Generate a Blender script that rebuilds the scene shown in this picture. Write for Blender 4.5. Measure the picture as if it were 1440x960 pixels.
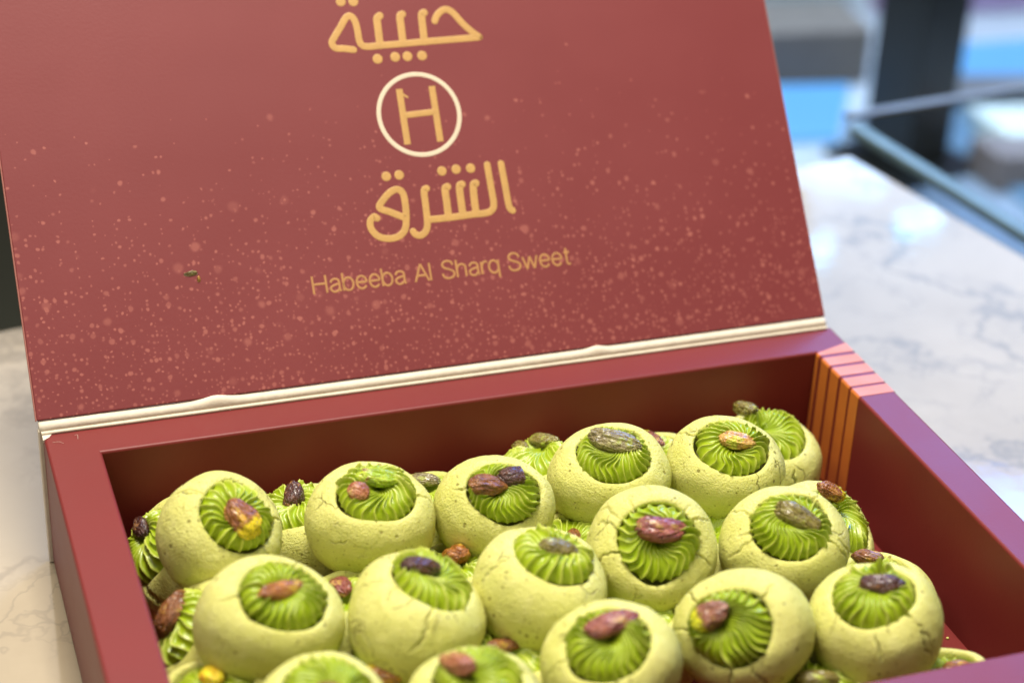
import bpy, bmesh, math, random
import numpy as np
from mathutils import Vector, Matrix, noise
R_ = math.radians
sc = bpy.context.scene
for o in list(bpy.data.objects): bpy.data.objects.remove(o)
COL = sc.collection

# ------------------------------------------------------------------ camera
cam_d = bpy.data.cameras.new('camera'); cam = bpy.data.objects.new('camera', cam_d); COL.objects.link(cam)
cam.matrix_world = Matrix(((0.944698, 0.123166, -0.303935, -0.04133), (-0.325578, 0.463319, -0.824217, -0.50886),
                           (0.039303, 0.877591, 0.477797, 0.35214), (0, 0, 0, 1)))
cam_d.sensor_width = 36; cam_d.lens = 68.8; cam_d.clip_start = .02; cam_d.clip_end = 60
cam_d.dof.use_dof = True; cam_d.dof.focus_distance = .576; cam_d.dof.aperture_fstop = 68.8 / 9.6
sc.camera = cam

# ------------------------------------------------------------------ light and exposure
world = bpy.data.worlds.new('World'); sc.world = world; world.use_nodes = True
world.node_tree.nodes['Background'].inputs[0].default_value = (1.0, .93, .85, 1)
world.node_tree.nodes['Background'].inputs[1].default_value = .14
def area(name, loc, target, size, power, col, sy=None):
    d = bpy.data.lights.new(name, 'AREA'); d.shape = 'RECTANGLE'; d.size = size; d.size_y = sy or size
    d.energy = power; d.color = col
    o = bpy.data.objects.new(name, d); COL.objects.link(o); o.location = loc
    o.rotation_euler = (Vector(target) - Vector(loc)).to_track_quat('-Z', 'Y').to_euler()
    return o
area('ceiling_or_fill_lamp', (.10, .13, 1.35), (.12, -.08, 0), .38, 26.5, (1.0, .91, .77))
area('ceiling_or_fill_lamp', (.9, .9, 1.5), (.8, .8, -.25), .7, 7, (.74, .87, 1.0)).data.spread = R_(62)  # fill added over the display case to brighten the background
area('ceiling_or_fill_lamp', (.0, 1.7, 1.3), (.0, -.1, 0), 1.3, 7.0, (1.0, .87, .72), .8)
area('cool_display_lamp', (.80, .66, .74), (.2, -.05, .04), .40, 9.5, (.12, .34, 1.0), .40)
area('ceiling_or_fill_lamp', (.30, -.55, 1.35), (.13, -.05, .08), .5, 3.0, (1.0, .90, .80))  # added front fill, brightens the lid and the cookie fronts
area('ceiling_or_fill_lamp', (-.62, -.22, 1.25), (.0, -.1, .03), .5, 8.0, (1.0, .88, .74))  # added left fill, lifts the cookie sides and the left counter
area('cool_display_lamp', (1.02, .98, .56), (.35, .1, .0), .40, 1.3, (.24, .52, 1.0), .3)
area('cool_display_lamp', (1.00, 1.39, .545), (.38, .24, .0), .22, .3, (.25, .55, 1.0), .06)
for q in ((1.01, 1.31, .63), (1.12, 1.31, .61), (1.15, 1.31, .605)):
    d = bpy.data.lights.new('spot_lamp', 'POINT'); d.energy = .085; d.shadow_soft_size = .010; d.color = (.22, .62, 1.0)
    o = bpy.data.objects.new('spot_lamp', d); COL.objects.link(o); o.location = q
sc.view_settings.view_transform = 'Standard'; sc.view_settings.look = 'None'
sc.view_settings.exposure = 0; sc.view_settings.gamma = 1; sc.view_settings.use_curve_mapping = False
sc.cycles.use_denoising = True
sc.cycles.max_bounces = 8

# ------------------------------------------------------------------ material helpers
def lin(r, g, b):
    f = lambda c: (c / 255 / 12.92) if c <= 10 else ((c / 255 + .055) / 1.055) ** 2.4
    return (f(r), f(g), f(b), 1)
class NT:
    def __init__(s, name):
        s.m = bpy.data.materials.new(name); s.m.use_nodes = True; s.t = s.m.node_tree
        s.p = s.t.nodes['Principled BSDF']
    def n(s, kind, **kw):
        x = s.t.nodes.new('ShaderNode' + kind)
        for k, v in kw.items():
            if k.startswith('i_'):
                key = k[2:]; key = int(key) if key.isdigit() else key.replace('_', ' ')
                s.set(x.inputs[key], v)
            else: setattr(x, k, v)
        return x
    def set(s, sock, v):
        if isinstance(v, bpy.types.NodeSocket): s.t.links.new(v, sock)
        else: sock.default_value = v
    def P(s, **kw):
        for k, v in kw.items(): s.set(s.p.inputs[k.replace('_', ' ')], v)
    def math(s, op, a, b=0, c=None, clamp=False):
        x = s.n('Math', operation=op, use_clamp=clamp); s.set(x.inputs[0], a); s.set(x.inputs[1], b)
        if c is not None: s.set(x.inputs[2], c)
        return x.outputs[0]
    def mix(s, f, a, b):
        x = s.n('Mix', data_type='RGBA'); s.set(x.inputs[0], f); s.set(x.inputs[6], a); s.set(x.inputs[7], b)
        return x.outputs[2]
    def ramp(s, f, stops):
        x = s.n('ValToRGB'); s.set(x.inputs[0], f); e = x.color_ramp.elements
        while len(e) < len(stops): e.new(.5)
        for q, (pos, c) in zip(e, stops): q.position = pos; q.color = c
        return x.outputs[0]
    def noise(s, vec, scale, detail=3, rough=.5, dist=0):
        return s.n('TexNoise', i_Vector=vec, i_Scale=scale, i_Detail=detail, i_Roughness=rough, i_Distortion=dist).outputs[0]
    def step(s, v, a, b):
        return s.n('MapRange', i_0=v, i_1=a, i_2=b, interpolation_type='SMOOTHSTEP').outputs[0]
    def bump(s, h, strength, dist, prev=None):
        x = s.n('Bump', i_Height=h, i_Strength=strength, i_Distance=dist)
        if prev is not None: s.set(x.inputs['Normal'], prev)
        return x.outputs[0]
def coord(M): return M.n('TexCoord').outputs['Object']
def add_vec(M, a, b):
    x = M.n('VectorMath', operation='ADD'); M.set(x.inputs[0], a); M.set(x.inputs[1], b); return x.outputs[0]
def rnd_coord(M):
    """object coordinates shifted by a per-object random amount, so that no two pieces share a pattern"""
    inf = M.n('ObjectInfo'); c = M.n('CombineXYZ', i_0=M.math('MULTIPLY', inf.outputs['Random'], 3.1),
                                    i_1=M.math('MULTIPLY', inf.outputs['Random'], 7.7), i_2=M.math('MULTIPLY', inf.outputs['Random'], 1.3))
    return add_vec(M, coord(M), c.outputs[0]), inf.outputs['Random']

MAROON = lin(113, 40, 38)
def mat_card(name, flecks=False):
    M = NT(name); v = coord(M)
    fine = M.noise(v, 900, 3); blot = M.noise(v, 22, 3)
    base = M.mix(M.step(blot, .3, .75), MAROON if not flecks else lin(122, 50, 52), lin(117, 40, 38) if not flecks else lin(126, 53, 55))  # lid base is paler to make up for weaker light on it
    if flecks:
        sep = M.n('SeparateXYZ', i_0=v); x, h = sep.outputs[0], sep.outputs[2]
        # where the printed sprinkle sits: dense near the hinge, thinning upward
        wob = M.math('MULTIPLY', M.math('SUBTRACT', M.noise(v, 14, 2), .5), .05)
        hh = M.math('ADD', h, wob)
        dens = M.math('POWER', M.step(hh, .102, -.004), 1.35)
        tot = None
        plane = M.n('CombineXYZ', i_0=x, i_1=h, i_2=0.0).outputs[0]
        warp = M.n('TexNoise', i_Vector=plane, i_Scale=420, i_Detail=1).outputs['Color']
        wv = M.n('VectorMath', operation='SCALE', i_0=warp, i_3=.0009).outputs[0]
        pv = add_vec(M, plane, wv)
        for sca, rad, thr, stg in ((170, .20, .20, .50), (330, .23, .40, .75), (640, .26, .50, .75), (120, .16, .05, .36)):
            vo = M.n('TexVoronoi', voronoi_dimensions='2D', feature='F1', i_Vector=pv, i_Scale=sca, i_Randomness=1.0)
            cr = M.n('SeparateColor', i_0=vo.outputs['Color'])
            r = M.math('MULTIPLY', M.math('ADD', cr.outputs[1], .25), rad)
            spot = M.step(M.math('SUBTRACT', vo.outputs['Distance'], r), .10, -.10)
            on = M.math('LESS_THAN', cr.outputs[0], M.math('MULTIPLY', dens, thr))
            val = M.math('MULTIPLY', M.math('MULTIPLY', spot, on), M.math('MULTIPLY_ADD', cr.outputs[2], .5, stg - .3))
            tot = val if tot is None else M.math('MAXIMUM', tot, val)
        base = M.mix(M.math('MULTIPLY', tot, .74), base, lin(178, 106, 96))
    M.P(Base_Color=base, Roughness=M.math('MULTIPLY_ADD', blot, .12, .40 if not flecks else .42), IOR=1.5)
    M.P(Specular_IOR_Level=.5 if flecks else .34)
    M.P(Normal=M.bump(fine, .08, .0004, M.bump(M.noise(v, 16, 2), .10, .004)))
    return M.m
CARD = mat_card('maroon laminated card'); LIDC = mat_card('maroon card printed with flecks', True)
def simple(name, col, rough=.5, spec=.5, var=.12, scale=60, bump=0, metal=0, coat=0):
    M = NT(name); v = coord(M); n = M.noise(v, scale, 4)
    c2 = tuple(min(1, c * (1 - var)) for c in col[:3]) + (1,)
    M.P(Base_Color=M.mix(M.step(n, .3, .7), col, c2), Roughness=M.math('MULTIPLY_ADD', n, .15, rough - .07), Specular_IOR_Level=spec, Metallic=metal, Coat_Weight=coat)
    if bump: M.P(Normal=M.bump(M.noise(v, scale * 4, 3), bump, .001))
    return M.m
CREAMCARD = simple('raw cream card edge', lin(220, 212, 194), .6, .3, .08, 220, .12)
GOLDP = simple('gold print', lin(200, 158, 94), .42, .5, .10, 300, .1)
GOLDT = simple('thin gold print', lin(184, 134, 84), .42, .5, .12, 300)
PALEP = simple('cream print', lin(222, 208, 184), .5, .4, .05, 300)
STRIPE = simple('copper foil stripe', lin(202, 116, 48), .45, .6, .10, 90, .05)

def mat_dough():
    M = NT('pistachio shortbread'); v, rn = rnd_coord(M)
    big = M.noise(v, 45, 3); mid = M.noise(v, 260, 4, .6); fine = M.noise(v, 1500, 3, .6)
    base = M.mix(M.step(big, .25, .75), lin(214, 214, 130), lin(203, 205, 112))
    base = M.mix(M.math('MULTIPLY', M.step(mid, .45, .75), .55), base, lin(222, 221, 148))
    base = M.mix(M.math('MULTIPLY', rn, .35), base, lin(208, 205, 116))
    vo = M.n('TexVoronoi', i_Vector=v, i_Scale=430, i_Randomness=1.0); cr = M.n('SeparateColor', i_0=vo.outputs['Color'])
    sp = M.math('MULTIPLY', M.step(M.math('SUBTRACT', vo.outputs['Distance'], M.math('MULTIPLY', cr.outputs[1], .26)), .06, -.06), M.math('LESS_THAN', cr.outputs[0], .30))
    base = M.mix(M.math('MULTIPLY', sp, .75), base, lin(120, 110, 32))
    vo2 = M.n('TexVoronoi', i_Vector=v, i_Scale=700, i_Randomness=1.0); c2 = M.n('SeparateColor', i_0=vo2.outputs['Color'])
    sp2 = M.math('MULTIPLY', M.step(vo2.outputs['Distance'], .32, .12), M.math('LESS_THAN', c2.outputs[0], .30))
    base = M.mix(M.math('MULTIPLY', sp2, .55), base, lin(136, 126, 40))
    # hairline crazing of the baked crust
    w = M.n('TexNoise', i_Vector=v, i_Scale=170, i_Detail=3).outputs['Color']
    wv = M.n('VectorMath', operation='SCALE', i_0=w, i_3=.006).outputs[0]
    cv = M.n('TexVoronoi', feature='DISTANCE_TO_EDGE', i_Vector=add_vec(M, v, wv), i_Scale=95)
    msk = M.step(M.noise(v, 60, 2), .57, .66)
    crk = M.math('MULTIPLY', M.step(cv.outputs[0], .028, .0), msk)
    base = M.mix(M.math('MULTIPLY', crk, .55), base, lin(104, 92, 30))
    n1 = M.bump(mid, .32, .0010); n2 = M.bump(fine, .9, .0005, n1)
    n3 = M.bump(M.math('SUBTRACT', 0.0, M.math('ADD', crk, M.math('MULTIPLY', sp, .4))), .7, .0006, n2)
    M.P(Base_Color=base, Roughness=M.math('MULTIPLY_ADD', mid, .3, .36), Specular_IOR_Level=.38, Normal=n3,
        Subsurface_Weight=.25, Subsurface_Radius=(1.0, .85, .25), Subsurface_Scale=.0025)
    return M.m
DOUGH = mat_dough()
def mat_crack():
    M = NT('crack depth of shortbread'); v = coord(M)
    M.P(Base_Color=M.mix(M.noise(v, 500, 3), lin(150, 140, 62), lin(176, 166, 84)), Roughness=.8)
    return M.m
def mat_cream():
    M = NT('pistachio cream'); v, rn = rnd_coord(M)
    a = M.noise(v, 120, 3); b = M.noise(v, 900, 3, .6)
    base = M.mix(M.step(a, .3, .7), lin(143, 167, 18), lin(154, 175, 30))
    base = M.mix(M.math('MULTIPLY', rn, .4), base, lin(136, 161, 18))
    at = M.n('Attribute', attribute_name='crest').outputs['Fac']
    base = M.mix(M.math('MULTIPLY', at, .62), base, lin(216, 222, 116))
    M.P(Base_Color=base, Roughness=M.math('MULTIPLY_ADD', b, .2, .22), Specular_IOR_Level=.55,
        Subsurface_Weight=.10, Subsurface_Radius=(.8, 1.0, .12), Subsurface_Scale=.0006,
        Normal=M.bump(b, .12, .0003))
    return M.m
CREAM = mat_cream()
def mat_nut(name, c1, c2, c3, c4, tip=None):
    """skin colours c1 c2, worn patches c3, flesh colour c4 in the splits; tip = colour of the far end"""
    M = NT(name); v, rn = rnd_coord(M)
    st = M.n('Mapping', i_Vector=v, i_Scale=(.75, 1.1, 1.1)).outputs[0]
    a = M.noise(st, 420, 5, .65, .5); b = M.noise(st, 1300, 4, .65, .4); c = M.noise(v, 260, 4, .6)
    base = M.ramp(a, [(.30, c1), (.50, c2), (.66, c3)])
    base = M.mix(M.step(c, .57, .66), base, c4)
    if tip:
        x = M.n('SeparateXYZ', i_0=coord(M)).outputs[0]
        base = M.mix(M.step(M.math('ADD', x, M.math('MULTIPLY', M.math('SUBTRACT', c, .5), .006)), -.0012, -.0028), base, tip)
    base = M.mix(M.math('MULTIPLY', M.step(b, .47, .36), .5), base, lin(52, 28, 16))  # crevice shade put into the colour, dark where the bump dips
    M.P(Base_Color=base, Roughness=M.math('MULTIPLY_ADD', b, .3, .12), Specular_IOR_Level=.6, Normal=M.bump(b, .9, .0008, M.bump(a, .9, .0014)),
        Coat_Weight=.5, Coat_Roughness=.16)
    return M.m
L_ = lambda r, g, b: lin(min(255, r * 1.14), min(255, g * 1.24), min(255, b * 1.08))
NUT = {
 'amber':   mat_nut('amber roasted kernel', L_(104, 48, 22), L_(150, 82, 34), L_(188, 118, 48), L_(206, 158, 60)),
 'brown':   mat_nut('brown roasted kernel', L_(78, 38, 24), L_(122, 66, 36), L_(152, 92, 48), L_(176, 128, 52)),
 'dark':    mat_nut('dark roasted kernel', L_(46, 20, 22), L_(72, 34, 30), L_(96, 52, 40), L_(140, 88, 50)),
 'purple':  mat_nut('purple skinned kernel', L_(92, 36, 44), L_(136, 62, 66), L_(164, 92, 84), L_(182, 132, 88)),
 'purpletip': mat_nut('purple skinned kernel with yellow end', L_(92, 44, 44), L_(134, 76, 66), L_(166, 112, 86), L_(186, 140, 80), L_(206, 190, 26)),
 'ambertip': mat_nut('amber kernel with yellow end', L_(96, 44, 22), L_(142, 78, 40), L_(168, 108, 60), L_(196, 140, 40), L_(232, 186, 28)),
 'green':   mat_nut('green kernel', L_(120, 138, 20), L_(156, 170, 34), L_(182, 182, 52), L_(140, 104, 44)),
 'olive':   mat_nut('olive brown kernel', L_(78, 66, 34), L_(118, 98, 46), L_(140, 126, 58), L_(158, 156, 60)),
 'grey':    mat_nut('grey brown kernel', L_(92, 74, 58), L_(128, 108, 82), L_(150, 134, 96), L_(146, 140, 76)),
 'tan':     mat_nut('tan kernel', L_(160, 96, 52), L_(196, 140, 82), L_(214, 170, 108), L_(190, 178, 70)),
 'pink':    mat_nut('pinkish brown kernel', L_(124, 58, 46), L_(164, 92, 72), L_(184, 120, 92), L_(196, 148, 100)),
 'yellow':  mat_nut('yellow kernel', L_(214, 152, 22), L_(232, 188, 34), L_(238, 206, 62), L_(214, 120, 30)),
}
FLESH = mat_nut('cut kernel flesh', L_(168, 150, 50), L_(200, 180, 84), L_(214, 196, 112), L_(186, 170, 60))

def mat_marble():
    M = NT('polished veined marble'); v = coord(M)
    w = M.n('TexNoise', i_Vector=v, i_Scale=7, i_Detail=6, i_Roughness=.6).outputs['Color']
    wv = M.n('VectorMath', operation='SCALE', i_0=w, i_3=.34).outputs[0]
    pv = add_vec(M, v, wv)
    vo = M.n('TexVoronoi', feature='DISTANCE_TO_EDGE', i_Vector=pv, i_Scale=7.5)
    vein = M.math('MULTIPLY', M.step(vo.outputs[0], .055, .0), M.step(M.noise(v, 9, 3), .38, .56))
    vo3 = M.n('TexVoronoi', feature='DISTANCE_TO_EDGE', i_Vector=pv, i_Scale=23)
    v3 = M.math('MULTIPLY', M.step(vo3.outputs[0], .06, .0), M.step(M.noise(v, 16, 3), .44, .62))
    cloud = M.noise(v, 11, 6, .6)
    base = M.mix(M.step(cloud, .35, .75), lin(166, 155, 134), lin(152, 141, 120))
    base = M.mix(M.math('MULTIPLY', vein, .40), base, lin(84, 80, 74))
    base = M.mix(M.math('MULTIPLY', v3, .32), base, lin(106, 100, 90))
    M.P(Base_Color=base, Roughness=.06, Specular_IOR_Level=.5, Normal=M.bump(M.noise(v, 60, 2), .02, .003))
    return M.m
MARBLE = mat_marble()
FLOORM = simple('dark floor', L_(62, 58, 54), .5, .4, .2, 3)
BLACKM = simple('black powder coat', L_(22, 23, 26), .35, .5, .1, 80)
STEEL = simple('brushed grey metal', lin(118, 124, 126), .35, .5, .1, 60, 0, .3)
DECKM = simple('dark glossy deck', lin(160, 176, 188), .25, .5, .25, 8)
WALLM = simple('grey green panel', lin(150, 166, 168), .5, .4, .2, 5)
MAUVE = simple('mauve panel', lin(160, 146, 188), .5, .4, .2, 5)  # purple reflection put into the base colour of this panel
WHITEM = simple('white enamel', L_(214, 222, 224), .35, .5, .06, 20)
BEIGE = simple('beige board', lin(150, 140, 136), .6, .3, .15, 20)
def mat_lit(name, c, s):
    M = NT(name); v = coord(M)
    M.P(Base_Color=tuple(q * .15 for q in c[:3]) + (1,), Roughness=.4, Emission_Color=M.mix(M.noise(v, 6, 2), c, tuple(min(1, q * 1.25) for q in c[:3]) + (1,)), Emission_Strength=s); return M.m
LIT = mat_lit('blue lit panel', lin(96, 172, 250), .9)
LIT2 = mat_lit('pale blue lit panel', lin(140, 190, 232), .6)
def mat_glass():
    M = NT('tinted glass pane'); t = M.n('BsdfTransparent', i_0=(.84, .89, .94, 1)); g = M.n('BsdfGlossy', i_0=(.9, .95, 1, 1), i_Roughness=.03)
    mx = M.n('MixShader', i_0=.10); M.set(mx.inputs[1], t.outputs[0]); M.set(mx.inputs[2], g.outputs[0])
    M.t.links.new(mx.outputs[0], M.t.nodes['Material Output'].inputs[0]); return M.m
GLASS = mat_glass()

# ------------------------------------------------------------------ object helpers
def mesh_obj(name, verts, faces, mat, parent=None, smooth=True, mats=None, midx=None):
    me = bpy.data.meshes.new(name); me.from_pydata([tuple(map(float, v)) for v in verts], [], faces); me.update()
    me.materials.append(mat)
    for m in (mats or []): me.materials.append(m)
    me.polygons.foreach_set('use_smooth', [smooth] * len(me.polygons))
    if midx is not None: me.polygons.foreach_set('material_index', midx)
    o = bpy.data.objects.new(name, me); COL.objects.link(o)
    if parent: o.parent = parent
    return o
def bm_obj(name, bm, mat, parent=None, smooth=False):
    bmesh.ops.recalc_face_normals(bm, faces=bm.faces)
    me = bpy.data.meshes.new(name); bm.to_mesh(me); bm.free(); me.materials.append(mat)
    me.polygons.foreach_set('use_smooth', [smooth] * len(me.polygons))
    o = bpy.data.objects.new(name, me); COL.objects.link(o)
    if parent: o.parent = parent
    return o
def bev(o, w, seg=2):
    b = o.modifiers.new('bevel', 'BEVEL'); b.width = w; b.segments = seg; b.limit_method = 'ANGLE'; b.angle_limit = R_(40)
    for p in o.data.polygons: p.use_smooth = True
    n = o.modifiers.new('wn', 'WEIGHTED_NORMAL'); n.keep_sharp = True
    return o
def prism(name, poly, z0, z1, mat, parent=None, bevel=.0006):
    n = len(poly); vs = [(x, y, z0) for x, y in poly] + [(x, y, z1) for x, y in poly]
    bm = bmesh.new(); V = [bm.verts.new(v) for v in vs]
    bm.faces.new(V[:n][::-1]); bm.faces.new(V[n:])
    for i in range(n): bm.faces.new((V[i], V[(i + 1) % n], V[n + (i + 1) % n], V[n + i]))
    o = bm_obj(name, bm, mat, parent)
    return bev(o, bevel) if bevel else o
def root(name, label, cat, loc=(0, 0, 0), group=None):
    o = bpy.data.objects.new(name, None); COL.objects.link(o); o.location = loc; o.empty_display_size = .02
    o['label'] = label; o['category'] = cat
    if group: o['group'] = group
    return o
def tag(o, label, cat, group=None):
    o['label'] = label; o['category'] = cat
    if group: o['group'] = group
    return o

# ------------------------------------------------------------------ setting
fl = mesh_obj('floor', [(-6, -6, -.9), (6, -6, -.9), (6, 9, -.9), (-6, 9, -.9)], [(0, 1, 2, 3)], FLOORM, None, False); fl['kind'] = 'structure'
ax = Vector((.983, .184, 0)); ay = Vector((-.184, .983, 0)); corner = Vector((.3955, .232, 0))
def cpt(a, b): q = corner + ax * a + ay * b; return (q.x, q.y)
ct = prism('countertop', [cpt(-1.3, -1.1), cpt(0, -1.1), cpt(0, 0), cpt(-1.3, 0)], -.03, 0, MARBLE, None, .004)
tag(ct, 'polished white marble countertop with grey veins under the sweet box', 'countertop')
cb = prism('counter_base', [cpt(-1.25, -1.05), cpt(-.03, -1.05), cpt(-.03, -.03), cpt(-1.25, -.03)], -.9, -.0302, BLACKM, None, .002)
cb.parent = ct
# display case beyond the counter
dc = root('display_case', 'low display case with blue lit panels and glass guard beyond the marble counter', 'display case', (.8, .8, -.9))
def dpart(name, poly, z0, z1, mat, bevel=.002, parent=dc):
    o = prism(name, [(x - .8, y - .8) for x, y in poly], z0 + .9, z1 + .9, mat, parent, bevel); return o
dpart('deck', [(.50, .40), (.95, .40), (1.35, 1.0), (1.2, 1.25), (.35, 1.25), (.35, .62)], -.9, -.256, DECKM)
dpart('light_panel', [(.55, .815), (.712, .79), (.775, .892), (.60, .925)], -.2555, -.248, LIT)
dpart('light_panel', [(.858, .885), (1.03, .845), (1.10, .95), (.89, .955)], -.2555, -.245, LIT)
dpart('light_panel', [(.805, .825), (.85, .815), (.806, .735), (.77, .755)], -.2555, -.248, LIT2)
dpart('light_panel', [(.80, .70), (.93, .67), (.90, .60), (.79, .61)], -.2555, -.25, LIT2)
dpart('ledge', [(.815, .842), (1.03, .785), (1.03, .843), (.855, .882)], -.2555, -.243, STEEL)
dpart('back_panel', [(.40, 1.12), (.86, 1.06), (.865, 1.09), (.40, 1.15)], -.2555, .10, WALLM)
dpart('back_panel', [(.90, 1.06), (1.5, 1.0), (1.5, 1.03), (.90, 1.09)], -.2555, .10, MAUVE)
dpart('glass_pane', [(.418, .2755), (.64, .304), (.6395, .308), (.4175, .2795)], -.255, -.0042, GLASS, 0)
dpart('glass_pane', [(.414, .265), (.4175, .2655), (.440, .09), (.4365, .0895)], -.255, -.0062, GLASS, 0)
dpart('glass_edge', [(.412, .265), (.4195, .266), (.442, .09), (.4345, .0892)], -.006, -.001, simple('dark teal glass edge', lin(96, 120, 128), .2, .6), .001)
dpart('top_rail', [(.418, .2745), (.64, .303), (.639, .309), (.417, .2805)], -.004, -.001, STEEL, .001)
tr = prism('tray', [(.83, .795), (.93, .77), (.90, .70), (.83, .72)], -.2555, -.235, WHITEM, None, .003)
tag(tr, 'blurred pale enamel tray at the right edge inside the display case', 'tray')
tr = prism('storage_box', [(.785, .715), (.85, .70), (.83, .66), (.785, .67)], -.2555, -.225, BEIGE, None, .003)
tag(tr, 'blurred beige box behind the glass near the counter edge', 'box')
bx = prism('storage_box', [(.60, .93), (.80, .905), (.81, .985), (.61, 1.01)], -.2555, -.205, simple('grey appliance', lin(104, 102, 98), .5, .3), None, .004)
tag(bx, 'dark grey box behind the left blue lit panel beyond the lid', 'box')
po = root('post', 'black square post rising behind the countertop edge at upper right', 'post', (.745, .742, -.256))
c, s = math.cos(.28), math.sin(.28)
def sq(w, ox=0): return [(c * x - s * y + ox, s * x + c * y) for x, y in ((-w, -w), (w, -w), (w, w), (-w, w))]
prism('shaft', sq(.0245), .0062, .30, BLACKM, po, .002)
prism('foot_plate', sq(.045), .0005, .006, BLACKM, po, .001)

# ------------------------------------------------------------------ the sweet box
W, H, ZF, WL, WR, WB, DI, DO = .26, .0467, .0055, .01517, .01298, .01469, .1732, .1880
box = root('sweets_box', 'open maroon cardboard sweets box with printed hinged lid on marble', 'box')
O = [(0, -DO), (W, -DO), (W, 0), (0, 0)]; I = [(WL, -DI), (W - WR, -DI), (W - WR, -WB), (WL, -WB)]
for nm, a, b in (('front_wall', 0, 1), ('right_wall', 1, 2), ('back_wall', 2, 3), ('left_wall', 3, 0)):
    o = prism(nm, [O[a], O[b], I[b], I[a]], .0012, H, CARD, box, 0)
    w = o.data.attributes.new('bevel_weight_edge', 'FLOAT', 'EDGE')
    for e in o.data.edges:
        i, j = sorted(e.vertices); w.data[e.index].value = 1.0 if (i, j) in ((4, 5), (6, 7)) else 0
    bv = o.modifiers.new('bevel', 'BEVEL'); bv.width = .0008; bv.segments = 3; bv.limit_method = 'WEIGHT'
    for p_ in o.data.polygons: p_.use_smooth = True
    wn = o.modifiers.new('wn', 'WEIGHTED_NORMAL'); wn.keep_sharp = True
    o.data.set_sharp_from_angle(angle=R_(40))
prism('bottom_board', [(WL - .004, -DI - .004), (W - WR + .004, -DI - .004), (W - WR + .004, -WB + .004), (WL - .004, -WB + .004)], .0004, ZF, CARD, box, 0)
# copper stripes wrapping over the right wall
xi, xo = W - WR, W
for y0, y1 in ((-.0171, -.0114), (-.0241, -.0190), (-.0311, -.0257), (-.0381, -.0328), (-.0446, -.0394)):
    e = .00013; yi = min(y1, -.0153)
    sec = [(xi - e, ZF + .001, y0, yi), (xi - e, H - .0006, y0, yi), (xi + .0004, H + e, y0, yi), (xo - .0004, H + e, y0, y1), (xo + e, H - .0006, y0, y1), (xo + e, .002, y0, y1)]
    inn = [(xi + .001, ZF + .001), (xi + .001, H - .0015), (xi + .0015, H - .001), (xo - .0015, H - .001), (xo - .001, H - .0015), (xo - .001, .002)]
    vs = []
    for (x, z, a, b), (x2, z2) in zip(sec, inn): vs += [(x, a, z), (x, b, z), (x2, b, z2), (x2, a, z2)]
    fs = [(0, 1, 2, 3), tuple(4 * 5 + q for q in (3, 2, 1, 0))]
    for i in range(5):
        for k in range(4): fs.append((4 * i + k, 4 * i + 4 + k, 4 * i + 4 + (k + 1) % 4, 4 * i + (k + 1) % 4))
    bm = bmesh.new(); V = [bm.verts.new(v) for v in vs]
    for f in fs: bm.faces.new([V[q] for q in f])
    bm_obj('gold_stripe', bm, STRIPE, box)
# cream hinge roll with a ragged edge, and the spine board behind the back wall
rng = random.Random(4)
N = 260; vs = []; fs = []
for i in range(N + 1):
    x = -.0008 + (W - .0012) * i / N
    rag = -.0005 + .00012 * noise.noise((x * 40, 1, 0)) + .00006 * noise.noise((x * 260, 5, 0)) + .0012 * math.exp(-((x - .052) / .005) ** 2) + .0009 * math.exp(-((x - .176) / .003) ** 2)
    cy, cz = .0016, H + .0017
    for k in range(10):
        a = 2 * math.pi * k / 10; rr = .0019
        dy, dz = rr * math.cos(a), rr * .95 * math.sin(a)
        if dz > 0: dz += rag * (dz / rr)
        if 6 <= k <= 9 and dz < -.0008: dy -= .0004
        vs.append((x, cy + dy, cz + dz))
for i in range(N):
    for k in range(10): fs.append((10 * i + k, 10 * i + (k + 1) % 10, 10 * i + 10 + (k + 1) % 10, 10 * i + 10 + k))
fs += [tuple(range(9, -1, -1)), tuple(10 * N + k for k in range(10))]
mesh_obj('hinge_fold', vs, fs, CREAMCARD, box)
vs = []; fs = []
for i in range(N + 1):
    x = -.0004 + (W - .0016) * i / N
    y = -.0002 + .00012 * noise.noise((x * 60, 3, 0))
    for (yy, zz) in ((y - .0012, H + .00015), (y - .0006, H + .0009), (y + .0016, H + .0010), (y + .0016, H + .00015)): vs.append((x, yy, zz))
for i in range(N):
    for k in range(4): fs.append((4 * i + k, 4 * i + (k + 1) % 4, 4 * i + 4 + (k + 1) % 4, 4 * i + 4 + k))
mesh_obj('hinge_fold', vs, fs, CREAMCARD, box)
prism('spine_board', [(-.0012, .0004), (W - .001, .0004), (W - .001, .0028), (-.0012, .0028)], .0003, H + .0006, CREAMCARD, box, .0005)
# worn pale corner of the rim
prism('worn_corner', [(-.0003, -.0042), (.0016, -.0028), (.0030, -.0004), (-.0003, .0002)], H - .0008, H + .00018, CREAMCARD, box, 0)

LIDT = .002
lid = prism('lid', [(-.00115, 0), (.25802, 0), (.25802, LIDT), (-.00115, LIDT)], 0, .188, LIDC, box, .0004)
lid.location = (0, .00173, .0503); lid.rotation_euler = (-.65365, 0, 0)
lid['label'] = 'maroon lid with gold lettering and pale flecks'
# pale raw edge all round the lid
EDGE = simple('pale maroon card edge', lin(160, 104, 94), .6, .3)
for x0, x1 in ((-.00155, -.00116), (.25803, .2584)):
    prism('raw_edge', [(x0, .0004), (x1, .0004), (x1, LIDT - .0001), (x0, LIDT - .0001)], 0, .188, EDGE, lid, 0)

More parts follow.
